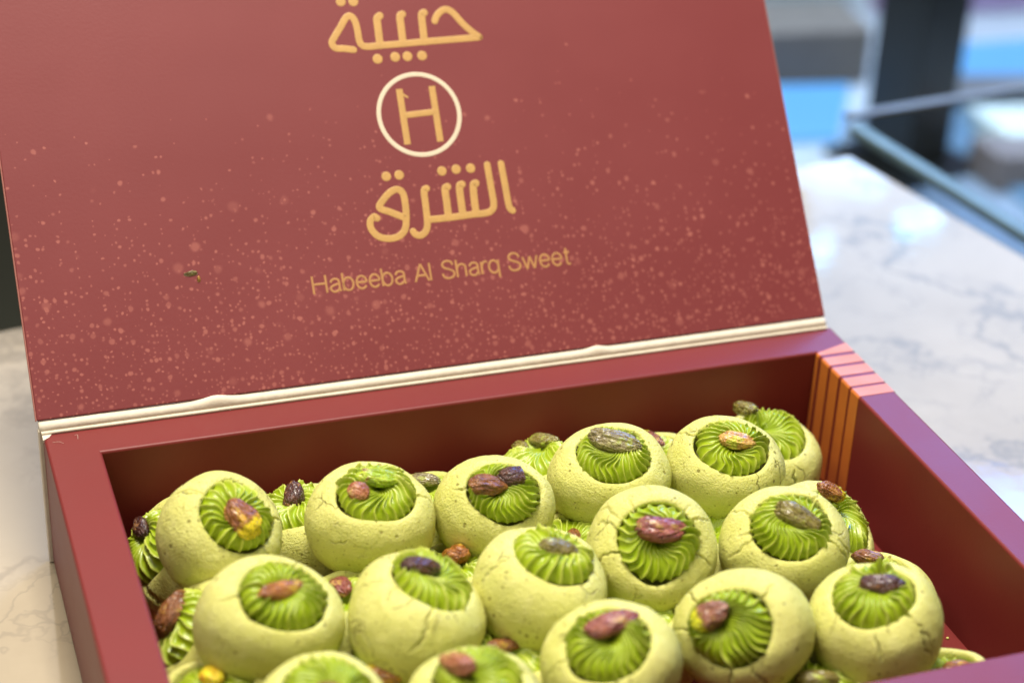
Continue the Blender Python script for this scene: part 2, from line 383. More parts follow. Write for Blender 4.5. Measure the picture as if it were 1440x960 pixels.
# lettering, in lid millimetres (x along the hinge, h up the lid)
S = {
'ha': [[140.49, 112.07], [141.45, 113.74], [143.24, 115.21], [145.12, 115.61], [147.11, 114.25], [149.54, 110.71], [152.37, 107.47], [154.6, 105.48]] ,
'base1': [[154.6, 105.48], [149.31, 105.43], [142.58, 105.43], [135.9, 105.43], [129.24, 105.36], [121.32, 105.34], [117.05, 105.29], [115.19, 105.9], [114.5, 107.66], [114.46, 110.63], [114.19, 113.82], [113.07, 115.76], [111.37, 115.36], [109.07, 112.37], [106.87, 109.59], [105.51, 107.53], [106.38, 105.69], [109.23, 105.26], [112.18, 104.63]] ,
't1': [[137.39, 115.11], [136.47, 114.38], [136.16, 110.94], [135.9, 105.43]] ,
't2': [[130.07, 115.13], [129.14, 114.27], [128.96, 110.83], [128.72, 105.4]] ,
't3': [[122.55, 115.17], [121.46, 114.19], [121.29, 110.76], [121.06, 105.36]] ,
'dots1': [[119.5, 101.0], [125.38, 101.18], [129.45, 101.04], [134.34, 100.9], [110.56, 120.84], [114.63, 120.54]] ,
'Hl': [[124.93, 90.53], [124.71, 72.2]] ,
'Hr': [[135.85, 90.57], [135.65, 72.13]] ,
'Hb': [[124.98, 81.73], [135.61, 82.07]] ,
'alef': [[154.55, 62.92], [154.69, 55.65], [154.82, 48.72], [155.78, 47.24]] ,
'lam': [[149.86, 63.05], [149.86, 56.14], [149.84, 50.23], [148.79, 48.05], [146.32, 47.33], [142.66, 47.39], [137.97, 47.24], [132.67, 47.16], [127.74, 47.23]] ,
's1': [[135.5, 57.21], [134.53, 56.53], [134.37, 52.51], [134.15, 47.32]] ,
's2': [[140.4, 57.5], [139.42, 56.81], [139.13, 52.01], [139.01, 47.46]] ,
's3': [[145.06, 57.42], [144.07, 56.73], [143.57, 51.54], [143.47, 47.5]] ,
'ra': [[128.53, 57.34], [127.56, 56.66], [127.29, 51.95], [126.9, 46.16], [125.87, 43.55], [123.99, 42.47], [122.45, 43.02], [121.83, 43.99]] ,
'dots2': [[134.48, 62.48], [139.28, 62.59], [144.12, 62.44], [116.05, 62.57], [120.29, 62.6]] ,
'qaf': [[120.1, 48.51], [115.62, 50.92], [112.17, 52.77], [114.09, 55.4], [116.7, 57.46], [119.07, 57.99], [120.57, 56.41], [120.72, 52.64], [120.24, 48.17], [119.33, 45.04], [117.25, 43.08], [113.91, 42.55], [110.52, 43.56], [108.55, 46.09], [108.52, 48.66], [109.97, 50.04], [110.85, 49.5]] ,
'txt': [[87.15, 27.84], [172.24, 27.29], [87.16, 33.62]] ,
}
def catmull(P, n=6):
    P = [Vector((a, b, 0)) for a, b in P]; Q = [P[0] * 2 - P[1]] + P + [P[-1] * 2 - P[-2]]; out = []
    for i in range(1, len(Q) - 2):
        for k in range(n):
            t = k / n; a, b, c_, d = Q[i - 1], Q[i], Q[i + 1], Q[i + 2]
            out.append(.5 * ((2 * b) + (c_ - a) * t + (2 * a - 5 * b + 4 * c_ - d) * t * t + (3 * b - a - 3 * c_ + d) * t ** 3))
    return out + [P[-1]]
class Ink:
    """flattened raised strokes on the lid face (y = 0, the face looks along -y)"""
    def __init__(s, t=.04): s.v = []; s.f = []; s.t = t
    def blob(s, x, h, r):
        b = len(s.v); n, m = 18, 4
        s.v.append((x, -s.t * 1.02, h))
        for j in range(1, m + 1):
            a = j / m * math.pi / 2
            for k in range(n):
                u = 2 * math.pi * k / n; s.v.append((x + r * math.sin(a) * math.cos(u), -s.t * 1.02 * math.cos(a) ** .5 + .02 * (j == m), h + r * math.sin(a) * math.sin(u)))
        for k in range(n): s.f.append((b, b + 1 + k, b + 1 + (k + 1) % n))
        for j in range(m - 1):
            for k in range(n):
                p = b + 1 + j * n; s.f.append((p + k, p + n + k, p + n + (k + 1) % n, p + (k + 1) % n))
    def stroke(s, P, w, caps=True, smooth=True, t=None):
        P = catmull(P) if smooth else [Vector((a, b, 0)) for a, b in P]; t = t or s.t * random.uniform(.9, 1.08); b = len(s.v)
        prof = [(-1, .02), (-.92, -.6), (-.7, -1), (.7, -1), (.92, -.6), (1, .02)]
        for i, p in enumerate(P):
            d = (P[min(i + 1, len(P) - 1)] - P[max(i - 1, 0)]).normalized(); nn = Vector((-d.y, d.x, 0))
            for u, q in prof: c_ = p + nn * (u * w / 2); s.v.append((c_.x, q * t if q < 0 else q, c_.y))
        for i in range(len(P) - 1):
            for k in range(5): s.f.append((b + 6 * i + k, b + 6 * i + k + 1, b + 6 * i + 7 + k, b + 6 * i + 6 + k))
        if caps:
            for p in (P[0], P[-1]): s.blob(p.x, p.y, w / 2)
        else:
            s.f.append(tuple(b + k for k in range(6))); e = b + 6 * (len(P) - 1); s.f.append(tuple(e + k for k in range(6)))
    def obj(s, name, mat, label=None):
        o = mesh_obj(name, [(x / 1000, y / 1000, h / 1000) for x, y, h in s.v], s.f, mat, lid)
        o.data.set_sharp_from_angle(angle=R_(28))
        if label: o['label'] = label
        return o
random.seed(2)
def dens(p): (a, b), (c_, d) = p; return [(a + (c_ - a) * q / 40, b + (d - b) * q / 40) for q in range(41)]
k = Ink(); SW = 2.3
for q in ('ha', 'base1', 't1', 't2', 't3'): k.stroke(S[q], SW if q[0] != 't' else 2.55)
for x, h in S['dots1']: k.blob(x, h, 1.68)
k.obj('arabic_lettering', GOLDP, 'gold Arabic word above the round emblem')
k = Ink()
for q in ('alef', 'lam', 's1', 's2', 's3', 'ra', 'qaf'): k.stroke(S[q], SW if q[0] != 's' else 2.5)
for x, h in S['dots2']: k.blob(x, h, 1.62)
k.obj('arabic_lettering', GOLDP, 'gold Arabic word below the round emblem')
k = Ink()
for q in ('Hl', 'Hr'): k.stroke(dens(S[q]), 2.25, False, False)
k.stroke(dens(S['Hb']), 2.1, False, False, .048)
k.stroke([(126.0, 88.6), (127.2, 87.6)], .7, True, False, .05)
k.obj('emblem_letter', GOLDP)
k = Ink(.055); ring = [(130.19 + 13.3 * math.cos(2 * math.pi * i / 90), 81.66 + 13.3 * math.sin(2 * math.pi * i / 90)) for i in range(91)]
k.stroke(ring, 1.5, False, False)
k.obj('emblem_ring', PALEP)
def el(cx, cy, rx, ry, a0=0, a1=360, n=26): return [(cx + rx * math.cos(R_(a0 + (a1 - a0) * i / n)), cy + ry * math.sin(R_(a0 + (a1 - a0) * i / n))) for i in range(n + 1)]
GL = {
 'H': (.80, [[(0, 0), (0, 1)], [(.62, 0), (.62, 1)], [(0, .53), (.62, .53)]]),
 'a': (.62, [catmull([(.03, .53), (.10, .67), (.24, .72), (.38, .67), (.43, .52), (.43, .15), (.48, 0)]), catmull([(.43, .43), (.20, .38), (.04, .28), (.03, .12), (.16, .0), (.33, .05), (.43, .2)])]),
 'b': (.62, [[(0, 0), (0, 1)], el(.24, .36, .235, .36)]),
 'e': (.62, [[(.02, .37), (.48, .37)], el(.25, .36, .235, .36, 2, 325)]),
 'A': (.76, [[(0, 0), (.33, 1)], [(.33, 1), (.66, 0)], [(.12, .34), (.54, .34)]]),
 'l': (.26, [[(0, 0), (0, 1)]]),
 'S': (.72, [catmull([(.55, .74), (.48, .92), (.30, 1.0), (.11, .93), (.05, .75), (.16, .60), (.40, .48), (.56, .34), (.55, .14), (.40, .02), (.20, .01), (.06, .11), (.01, .3)])]),
 'h': (.60, [[(0, 0), (0, 1)], catmull([(0, .46), (.09, .65), (.24, .72), (.38, .66), (.43, .5), (.43, 0)])]),
 'r': (.36, [[(0, 0), (0, .72)], catmull([(0, .42), (.07, .61), (.18, .71), (.30, .68)])]),
 'q': (.66, [el(.235, .36, .235, .36), [(.47, .72), (.47, -.28)]]),
 'w': (.84, [[(0, .72), (.18, 0)], [(.18, 0), (.36, .71)], [(.36, .71), (.54, 0)], [(.54, 0), (.72, .72)]]),
 't': (.36, [catmull([(.12, .95), (.12, .5), (.12, .14), (.18, .01), (.29, .02)]), [(0, .7), (.28, .7)]]), ' ': (.32, [])}
k = Ink(.04); x0 = 0; word = 'Habeeba Al Sharq Sweet'; tot = sum(GL[c_][0] for c_ in word) - .08
for c_ in word:
    adv, sts = GL[c_]
    for st in sts:
        P = [(p[0], p[1]) for p in st]
        if len(P) == 2: P = [(P[0][0] + (P[1][0] - P[0][0]) * i / 8, P[0][1] + (P[1][1] - P[0][1]) * i / 8) for i in range(9)]
        k.stroke([(87.15 + (x0 + px_) * 85.1 / tot, 27.75 + py_ * 5.6) for px_, py_ in P], .76, False, False)
    x0 += adv
k.obj('latin_lettering', GOLDT, 'thin gold Latin line below the Arabic word')

# ------------------------------------------------------------------ cookies
# kind, centre (mm), width (mm), local x axis, opening axis, squash, nuts [(u, v, angle, length, width)]
COOK = {
'T1': ([41.3, -55.6, 40.0], 35.8, [0.929, -0.01, -0.369], [0.309, -0.527, 0.792], 0.97, [[0.003, -0.076, -46.0, 11.7, 8.2]]),
'T2': ([83.6, -60.4, 40.0], 37.0, [0.966, -0.224, -0.13], [0.048, -0.34, 0.939], 0.9, [[-0.003, 0.098, -4.0, 12.4, 5.6], [-0.148, -0.062, -19.0, 6.3, 5.1]]),
'T3': ([119.2, -65.1, 40.0], 34.8, [0.963, -0.193, -0.186], [0.06, -0.521, 0.851], 0.9, [[-0.165, -0.006, 2.0, 10.4, 6.0], [0.08, 0.124, 18.0, 8.9, 5.7]]),
'T4': ([157.5, -58.4, 40.0], 36.3, [0.944, -0.329, -0.031], [-0.095, -0.359, 0.928], 0.9, [[0.009, 0.067, -14.0, 15.0, 6.7]]),
'T5': ([193.2, -63.0, 40.0], 35.9, [0.936, -0.347, -0.059], [-0.09, -0.398, 0.913], 0.9, [[0.028, 0.01, -5.0, 10.9, 5.5]]),
'T6': ([45.3, -99.5, 40.0], 38.6, [0.944, -0.119, -0.307], [0.237, -0.4, 0.885], 0.9, [[-0.045, 0.004, 27.0, 13.2, 4.8]]),
'T7': ([83.1, -108.1, 40.0], 36.8, [0.888, -0.294, -0.354], [0.358, -0.041, 0.933], 1.08, [[-0.127, 0.007, 24.0, 11.5, 5.6]]),
'T8': ([118.9, -105.4, 40.0], 37.0, [0.913, -0.32, -0.252], [0.23, -0.104, 0.968], 0.99, [[0.012, -0.037, 4.0, 10.5, 5.7]]),
'T9': ([155.2, -96.8, 40.0], 37.9, [0.955, -0.295, -0.016], [-0.191, -0.659, 0.728], 0.97, [[0.01, 0.076, -3.0, 13.6, 7.0]]),
'T10': ([192.3, -105.1, 40.0], 37.6, [0.931, -0.365, -0.018], [-0.157, -0.445, 0.882], 0.9, [[0.037, 0.035, -24.0, 13.0, 5.9]]),
'T11': ([125.4, -141.3, 40.0], 36.9, [0.911, -0.391, 0.132], [-0.294, -0.39, 0.873], 0.9, [[0.028, 0.128, 18.0, 13.6, 5.7]]),
'T12': ([164.2, -137.8, 40.0], 37.2, [0.77, -0.573, 0.281], [-0.608, -0.524, 0.597], 0.9, [[-0.112, 0.079, 28.0, 10.1, 7.0]]),
'T13': ([199.3, -145.3, 40.0], 35.8, [0.874, -0.458, 0.165], [-0.244, -0.118, 0.963], 1.01, [[0.065, 0.046, 3.0, 11.6, 5.6]]),
'T14': ([49.3, -141.7, 40.0], 35.7, [0.965, -0.25, -0.073], [0.043, -0.123, 0.991], 0.93, [[0.05, -0.172, -24.0, 10.2, 5.4]]),
'T15': ([85.3, -150.5, 40.0], 36.0, [0.949, -0.311, -0.06], [0.055, -0.023, 0.998], 1.02, [[-0.139, 0.005, -62.0, 13.0, 6.9]]),
'L1': ([33.5, -38.5, 21.0], 35.5, [0.533, -0.427, 0.731], [-0.822, -0.056, 0.567], 1.08, [[-0.017, 0.165, -66.0, 8.2, 5.1]]),
'L2': ([33.7, -80.8, 21.0], 36.1, [0.627, -0.287, 0.724], [-0.748, 0.037, 0.662], 1.08, [[0.041, 0.057, 41.0, 13.1, 8.1]]),
'L3': ([69.9, -38.5, 21.0], 36.7, [0.928, -0.236, 0.289], [-0.282, 0.062, 0.957], 0.96, [[0.024, 0.043, 69.0, 8.8, 5.8]]),
'L4': ([106.8, -39.9, 21.0], 36.0, [0.956, -0.292, 0.015], [0.014, 0.098, 0.995], 1.08, [[-0.013, 0.118, -11.0, 9.6, 4.7]]),
'L5': ([145.2, -37.5, 24.0], 35.9, [0.915, -0.314, 0.252], [-0.212, 0.154, 0.965], 1.08, [[0.085, 0.19, -22.0, 9.4, 4.6], [-0.125, 0.13, -49.0, 6.3, 4.5]]),
'L6': ([182.6, -39.2, 22.0], 35.6, [0.898, -0.362, 0.25], [-0.206, 0.154, 0.966], 1.08, [[-0.004, 0.159, -53.0, 12.3, 5.6]]),
'L7': ([220.1, -38.2, 23.0], 35.4, [0.91, -0.397, -0.122], [0.059, -0.167, 0.984], 1.05, [[-0.283, 0.114, -52.0, 9.0, 5.9]]),
'L8': ([217.4, -80.1, 21.0], 35.4, [0.757, -0.27, -0.595], [0.497, -0.353, 0.792], 1.08, [[-0.284, 0.022, 16.0, 10.1, 5.9]]),
'L9': ([103.9, -77.7, 21.0], 36.5, [0.944, -0.28, 0.175], [-0.129, 0.173, 0.976], 1.08, [[0.072, -0.022, -70.0, 8.8, 7.2]]),
'L10': ([70.4, -83.7, 21.0], 36.5, [0.963, -0.242, 0.117], [-0.077, 0.17, 0.982], 1.04, [[-0.005, 0.012, -64.0, 8.2, 5.5]]),
'L11': ([141.1, -73.8, 21.0], 37.0, [0.936, -0.35, 0.037], [-0.019, 0.055, 0.998], 1.07, [[0.01, -0.052, -79.0, 5.7, 3.7]]),
'L12': ([182.7, -79.9, 21.0], 36.2, [0.912, -0.409, 0.036], [0.011, 0.112, 0.994], 1.08, []),
'L13': ([105.0, -119.7, 21.0], 36.5, [0.938, -0.328, -0.111], [0.12, 0.005, 0.993], 1.01, [[-0.065, 0.015, 27.0, 10.9, 4.5]]),
'L14': ([145.7, -112.1, 21.0], 36.2, [0.925, -0.372, 0.077], [-0.084, -0.002, 0.996], 0.93, []),
'L15': ([220.1, -112.7, 18.5], 35.3, [0.874, -0.45, 0.186], [-0.108, 0.193, 0.975], 1.08, [[-0.03, 0.06, -16.0, 9.0, 5.2]]),
'L16': ([216.7, -157.0, 17.8], 34.5, [0.871, -0.478, 0.112], [-0.078, 0.09, 0.993], 1.01, [[0.097, -0.022, 18.0, 6.8, 3.0]]),
'L17': ([180.2, -152.4, 21.0], 35.9, [0.898, -0.434, 0.078], [-0.063, 0.048, 0.997], 0.9, [[0.012, -0.073, 4.0, 11.1, 4.8]]),
'L18': ([67.6, -118.0, 21.0], 36.6, [0.953, -0.28, -0.115], [0.133, 0.049, 0.99], 0.98, [[0.068, -0.074, -34.0, 10.1, 6.4]]),
'L19': ([29.4, -111.3, 21.0], 36.1, [0.972, -0.198, 0.129], [-0.105, 0.127, 0.986], 0.99, [[-0.003, 0.005, -43.0, 7.3, 5.1]]),
}
# nut colours, label of each cookie, and cream settings (ridges, twist, s-curve, height, tip [u, v, height])
META = {
 'T1': (['ambertip'], 'leftmost cookie of the upper back row, amber nut with yellow end in its tilted swirl', dict(n=26, tw=.25, sw=.12)),
 'T2': (['green', 'pink'], 'cookie topped with a bright green nut and a small brown piece, second in back row', dict(n=28, tw=.9, sw=.2)),
 'T3': (['brown', 'cut'], 'cookie topped with two nut pieces, one cut showing yellow flesh', dict(n=30, tw=.3, sw=.3)),
 'T4': (['grey'], 'cookie with a large grey brown nut covering the back of its cream', dict(n=32, tw=.5, sw=.35)),
 'T5': (['tan'], 'upper cookie nearest the far right corner of the box, tan nut on top', dict(n=26, tw=.5, sw=.2)),
 'T6': (['amber'], 'cookie with a long amber nut, front left, cracked below its cream', dict(n=28, tw=.1, sw=.1)),
 'T7': (['dark'], 'cookie with a dark wrinkled nut at the left of a sweeping green swirl', dict(n=28, tw=.7, sw=.2)),
 'T8': (['olive'], 'cookie in the middle with a flat olive nut sunk in its open rosette', dict(n=24, tw=.35, sw=.1, tip=(-.05, .10, .05))),
 'T9': (['purple'], 'deeply cracked cookie facing the viewer with a plump purple red nut', dict(n=26, tw=.25, sw=.3)),
 'T10': (['olive2'], 'cookie with a glossy olive amber nut beside a curled fan of cream ridges', dict(n=30, tw=.8, sw=.25)),
 'T11': (['purple'], 'front cookie with a long purple pink nut slanting over shell shaped cream', dict(n=28, tw=.5, sw=.25)),
 'T12': (['purpletip'], 'cookie tilted left with a purple nut that has a yellow end', dict(n=30, tw=.5, sw=.2)),
 'T13': (['dark2'], 'rightmost upper cookie of the front row, shiny dark nut below a cream tip', dict(n=26, tw=.2, sw=.15, tip=(.06, .20, .10))),
 'T14': (['brown'], 'cookie cut off by the bottom edge of the photo, front left, plain cream showing', dict(n=26, tw=.3, sw=.2)),
 'T15': (['pink'], 'cookie cut off by the bottom edge with a tall pinkish brown nut leaning up', dict(n=26, tw=.3, sw=.2)),
 'L1': (['dark'], 'lower cookie in the far left corner of the box with dark nut', dict(n=24, tw=.3, sw=.2)),
 'L2': (['brown'], 'lower cookie against the left wall with a large wrinkled brown nut', dict(n=24, tw=.3, sw=.2)),
 'L3': (['dark'], 'lower cookie between the two leftmost back row cookies, upright dark nut', dict(n=24, tw=.2, sw=.2)),
 'L4': (['grey'], 'lower cookie against the back wall, grey brown nut peeking between two cookies', dict(n=24, tw=.2, sw=.2)),
 'L5': (['olive', 'olive'], 'lower cookie against the back wall with two small dark olive nut bits', dict(n=24, tw=.2, sw=.2)),
 'L6': (['purpletip'], 'lower back cookie whose yellow ended purple nut peeks past the large grey nut', dict(n=24, tw=.2, sw=.2)),
 'L7': (['olive'], 'cookie in the far right corner beside the copper stripes, olive nut standing up', dict(n=26, tw=.3, sw=.2, tip=(-.22, .04, .10))),
 'L8': (['ambertip'], 'lower cookie at the right wall with an amber nut that has a yellow end', dict(n=26, tw=.3, sw=.2)),
 'L9': (['amber'], 'lower cookie whose amber nut stands behind the sweeping green swirl', dict(n=24, tw=.3, sw=.2)),
 'L10': (['purple'], 'lower cookie whose purple nut shows left of the dark nut cookie', dict(n=24, tw=.3, sw=.2)),
 'L11': (['brown'], 'lower cookie showing only a small brown nut left of the deeply cracked cookie', dict(n=24, tw=.3, sw=.2)),
 'L12': ([], 'lower cookie showing a sliver of cream right of the deeply cracked cookie', dict(n=24, tw=.3, sw=.2)),
 'L13': (['brown'], 'lower cookie with a long amber brown nut in the gap near the bottom centre', dict(n=24, tw=.3, sw=.2)),
 'L14': ([], 'lower cookie glimpsed under the deeply cracked cookie, without a visible nut', dict(n=24, tw=.3, sw=.2)),
 'L15': (['brown'], 'lower cookie behind the rightmost front cookie, thin brown nut at its top', dict(n=24, tw=.3, sw=.2)),
 'L16': (['amber'], 'lower cookie at the front right corner just over the front rim', dict(n=24, tw=.3, sw=.2)),
 'L17': (['olive'], 'lower cookie at the bottom edge with a dark green nut, right of the tilted cookie', dict(n=24, tw=.3, sw=.2)),
 'L18': (['ambertip'], 'lower cookie at the bottom edge with an amber yellow nut, left of the pinkish nut', dict(n=24, tw=.3, sw=.2)),
 'L19': (['yellow'], 'lower cookie at the bottom left with a bright yellow nut', dict(n=24, tw=.3, sw=.2)),
}
PROF = [(0, -.36), (.20, -.362), (.33, -.348), (.43, -.27), (.485, -.13), (.499, -.01), (.490, .10), (.462, .19), (.42, .255), (.375, .296), (.337, .317), (.313, .321), (.299, .311), (.291, .285), (.284, .23), (.24, .15), (0, .12)]
def profile(n):
    P = [Vector((r, z, 0)) for r, z in PROF]; q = []
    P = [Vector((-P[1].x, P[1].y, 0))] + P + [Vector((-P[-2].x, P[-2].y, 0))]
    for i in range(1, len(P) - 2):
        for k in range(8):
            t = k / 8; a, b, c_, d = P[i - 1], P[i], P[i + 1], P[i + 2]
            q.append(.5 * ((2 * b) + (c_ - a) * t + (2 * a - 5 * b + 4 * c_ - d) * t * t + (3 * b - a - 3 * c_ + d) * t ** 3))
    q.append(P[-2]); q = np.array([(max(v.x, 0), v.y) for v in q])
    L = np.concatenate([[0], np.cumsum(np.hypot(*np.diff(q, axis=0).T))]); t = np.linspace(0, L[-1], n)
    return np.stack([np.interp(t, L, q[:, 0]), np.interp(t, L, q[:, 1])], 1), t / L[-1]
def grid_faces(n, m, wrap=True):
    return [(i * m + k, i * m + (k + 1) % m, (i + 1) * m + (k + 1) % m, (i + 1) * m + k) for i in range(n - 1) for k in range(m)]
FACES = {}
def dough(d, scy, seed, parent, hi, ncrack):
    n, m = (100, 240) if hi else (60, 120)
    rg = random.Random(seed); pr, t = profile(n); th = np.arange(m) * 2 * math.pi / m
    r = pr[:, 0][:, None]; z = pr[:, 1][:, None] + 0 * th[None]
    # slow hand rolled irregularity
    w1 = sum(a * np.cos(k * th + p) for k, a, p in ((1, .008, rg.uniform(0, 6)), (2, .014, rg.uniform(0, 6)), (3, .008, rg.uniform(0, 6)), (5, .004, rg.uniform(0, 6))))[None]
    w2 = sum(a * np.cos(k * th + p) for k, a, p in ((1, .012, rg.uniform(0, 6)), (2, .012, rg.uniform(0, 6)), (3, .006, rg.uniform(0, 6)), (7, .003, rg.uniform(0, 6))))[None]
    w3 = 1.8 * sum(a * np.cos(k * th + p) for k, a, p in ((2, .03, rg.uniform(0, 6)), (3, .025, rg.uniform(0, 6)), (4, .018, rg.uniform(0, 6)), (9, .006, rg.uniform(0, 6))))[None]
    up = np.clip((z + .1) / .4, 0, 1); inner = np.clip((t[:, None] - .62) / .2, 0, 1)
    R = r * (1 + w1 * 1.2 + w3 * inner * .9); Z = z + w2 * up
    X = R * np.cos(th)[None]; Y = R * np.sin(th)[None]
    V = np.stack([X, Y, Z], 2)
    sd = Vector((seed * 3.17, seed * 1.31, 0))
    disp = np.zeros((n, m))
    step = 1 if hi else 2
    for i in range(0, n):
        for j in range(0, m):
            q = Vector(V[i, j]) + sd
            disp[i, j] = .014 * noise.noise(q * 5) + .006 * noise.noise(q * 14) + (.0022 * noise.noise(q * 42) if hi else 0)
    V *= (1 + disp[..., None])
    # cracks running outward from the lip
    lip = int(np.argmin(np.abs(pr[:, 1] - .318) + (pr[:, 0] > .33) * 1)); vert = np.zeros((n, m))
    for c_ in range(ncrack):
        j = rg.randrange(m); i = lip + rg.choice((-1, 0, 1, 2)); ln = rg.choice((7, 9, 12, 16, 20)) if rg.random() < .8 else 26; dp = rg.uniform(.03, .06)
        start = 0 if rg.random() < .75 else rg.randrange(4, 10); i -= start; run = 0
        for s in range(ln):
            f = math.sin(math.pi * min(1, (s + 2) / (ln + 2)) ** .8) if start else (1 - s / ln) ** .6
            if 0 < i < n: vert[i, j % m] = max(vert[i, j % m], dp * f); 
            if s < 5 and not start and hi: vert[i, (j + 1) % m] = max(vert[i, (j + 1) % m], dp * f * .8)
            i -= 1
            if rg.random() < .42: j += rg.choice((-1, 1)); vert[i, j % m] = max(vert[i, j % m], dp * f)
    nrm = V / np.linalg.norm(V, axis=2, keepdims=True)
    raised = np.zeros_like(vert)
    for sft in (-2, -1, 1, 2): raised = np.maximum(raised, np.roll(vert, sft, 1))
    V += nrm * ((-vert * 1.15 + .02 * raised * (vert == 0))[..., None])
    V[..., 1] *= scy; V[..., 0] *= rg.uniform(.985, 1.02); V[..., 2] *= rg.uniform(.96, 1.03); V *= d
    key = (n, m)
    if key not in FACES: FACES[key] = grid_faces(n, m)
    cr = (vert > .012)
    midx = np.zeros((n - 1, m), int)
    o = mesh_obj('cookie_dough', V.reshape(-1, 3), FACES[key], DOUGH, parent)
    return o
def cream(d, scy, seed, parent, hi, cen, n=26, tw=.3, sw=.15, tip=None, hc=.125, zb=.286):
    rg = random.Random(seed * 7 + 1); per = 16 if hi else 10; n -= 4
    m = n * per; k = 44 if hi else 26
    s = np.linspace(0, 1, k)[:, None] ** .85; th = (np.arange(m) * 2 * math.pi / m)[None]
    sgn = rg.choice((-1, 1)); ph0 = rg.uniform(0, 6)
    jit = sum(a * np.sin(q * th + rg.uniform(0, 6)) for q, a in ((2, .10), (3, .07), (5, .04)))
    wob = sum(a_ * np.sin(q * th + w_ * s * 6.28 + rg.uniform(0, 6)) for q, a_, w_ in ((2, .06, 1.1), (3, .05, -1.6), (5, .035, 2.3), (1, .07, .8)))
    phi = n * th + n * (sgn * tw * (1 - s) ** 1.2 + sgn * sw * np.sin(2 * math.pi * s * .95 + .4) * .75 + wob * (1 - .3 * s)) + jit * 2.2 + ph0
    amp = 1 + .30 * np.sin(3 * th + ph0) + .2 * np.sin(7 * th)
    rid = 1 - np.abs(np.sin(phi / 2)) ** .55
    per_ridge = np.array([rg.uniform(.62, 1.22) for _ in range(n)]); rid = rid * per_ridge[np.mod(np.floor(phi / (2 * math.pi) + .5).astype(int), n)]
    rc = .297 + .004 * np.sin(2 * th + ph0)
    cx, cy = cen
    rad = rc * s + (.036 * amp * rid) * s ** 1.2 - .016 * s
    X = cx * (1 - s) ** 1.0 + rad * np.cos(th); Y = cy * (1 - s) + rad * np.sin(th)
    Z = zb + hc * (1 - s ** 5) ** .60 - .070 * np.exp(-(s / .30) ** 2) + .042 * amp * rid * np.clip(s * 2.0, 0, 1) * (1 - .5 * s ** 6)
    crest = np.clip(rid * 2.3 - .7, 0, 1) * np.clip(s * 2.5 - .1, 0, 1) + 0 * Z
    Z = Z + .022 * np.sin(th + ph0) * (1 - s ** 3) + .012 * np.sin(2 * th + ph0 * 2) * (1 - s ** 2)
    if tip: 
        g = np.exp(-(((X - tip[0]) ** 2 + (Y - tip[1]) ** 2) / .0032)); Z = Z + tip[2] * g * 1.15
    V = np.stack([X + 0 * Z, Y * scy, Z], 2) * d
    key = (k, m)
    if key not in FACES: FACES[key] = grid_faces(k, m)
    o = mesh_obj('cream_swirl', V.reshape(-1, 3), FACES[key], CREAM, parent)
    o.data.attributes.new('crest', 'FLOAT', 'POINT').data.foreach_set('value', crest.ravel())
    return o
ICO = None
def nut(kind, L, Wd, seed, parent, loc, ang, pitch=0):
    global ICO
    if ICO is None:
        bm = bmesh.new(); bmesh.ops.create_icosphere(bm, subdivisions=5, radius=1)
        ICO = (np.array([v.co[:] for v in bm.verts]), [tuple(v.index for v in f.verts) for f in bm.faces]); bm.free()
    rg = random.Random(seed * 13 + 5); P = ICO[0].copy(); ke = rg.uniform(2.3, 2.9); P /= ((np.abs(P) ** ke).sum(1) ** (1 / ke))[:, None]; x = P[:, 0].copy()
    # tapered kernel with a seam and shrivelled skin
    tap = 1 - .16 * (x - .05) ** 2 - .13 * x
    Q = np.stack([x, P[:, 1] * tap, P[:, 2] * tap * .92], 1)
    ang0 = np.arctan2(P[:, 2], P[:, 1]); sk = rg.uniform(1.0, 2.2)
    groove = np.exp(-((ang0 - sk) / .16) ** 2) * (1 - x ** 4) * rg.uniform(.05, .20)
    bend = .12 * rg.choice((-1, 1)) * (1 - x ** 2)
    sd = Vector((seed * 2.3, seed * 5.1, 1)); ds = np.zeros(len(P))
    for i in range(len(P)):
        p = Vector(P[i]); w = Vector((p.x * 1.3, p.y * 2.6, p.z * 2.6)) + sd
        a = 1 - abs(noise.noise(w * 1.15)) * 2; ds[i] = .12 * a - .06 + .15 * noise.noise(Vector((p.x, p.y, p.z)) * 1.3 + sd) + .055 * (1 - 2 * abs(noise.noise(w * 2.6))) + .025 * (1 - 2 * abs(noise.noise(w * 5.5)))
    Q *= (1 + ds - groove)[:, None]
    Q[:, 1] += bend
    midx = None; mats = []
    if kind == 'cut':
        cut = .25; f = Q[:, 0] > cut; Q[f, 0] = cut + (Q[f, 0] - cut) * .06; mats = [FLESH]; kind2 = 'dark'
        midx = [1 if all(ICO[0][v][0] > .24 for v in fc_) else 0 for fc_ in ICO[1]]
        Q[:, 0] *= 1.3
    Q = Q * np.array([L / 2, Wd / 2, Wd / 2 * .84]) / 1000 * .97
    mat = NUT[{'cut': 'dark', 'olive2': 'olive', 'dark2': 'dark'}.get(kind, kind)]
    o = mesh_obj('pistachio', Q, ICO[1], mat, parent, True, mats, midx)
    o.location = loc; o.rotation_euler = (rg.uniform(-.4, .4), pitch, math.radians(ang))
    if kind in ('purpletip', 'ambertip'): o['label'] = 'roasted nut with a yellow end'
    return o
BIG = ('L1', 'L2', 'L3', 'L5', 'L7', 'L8')
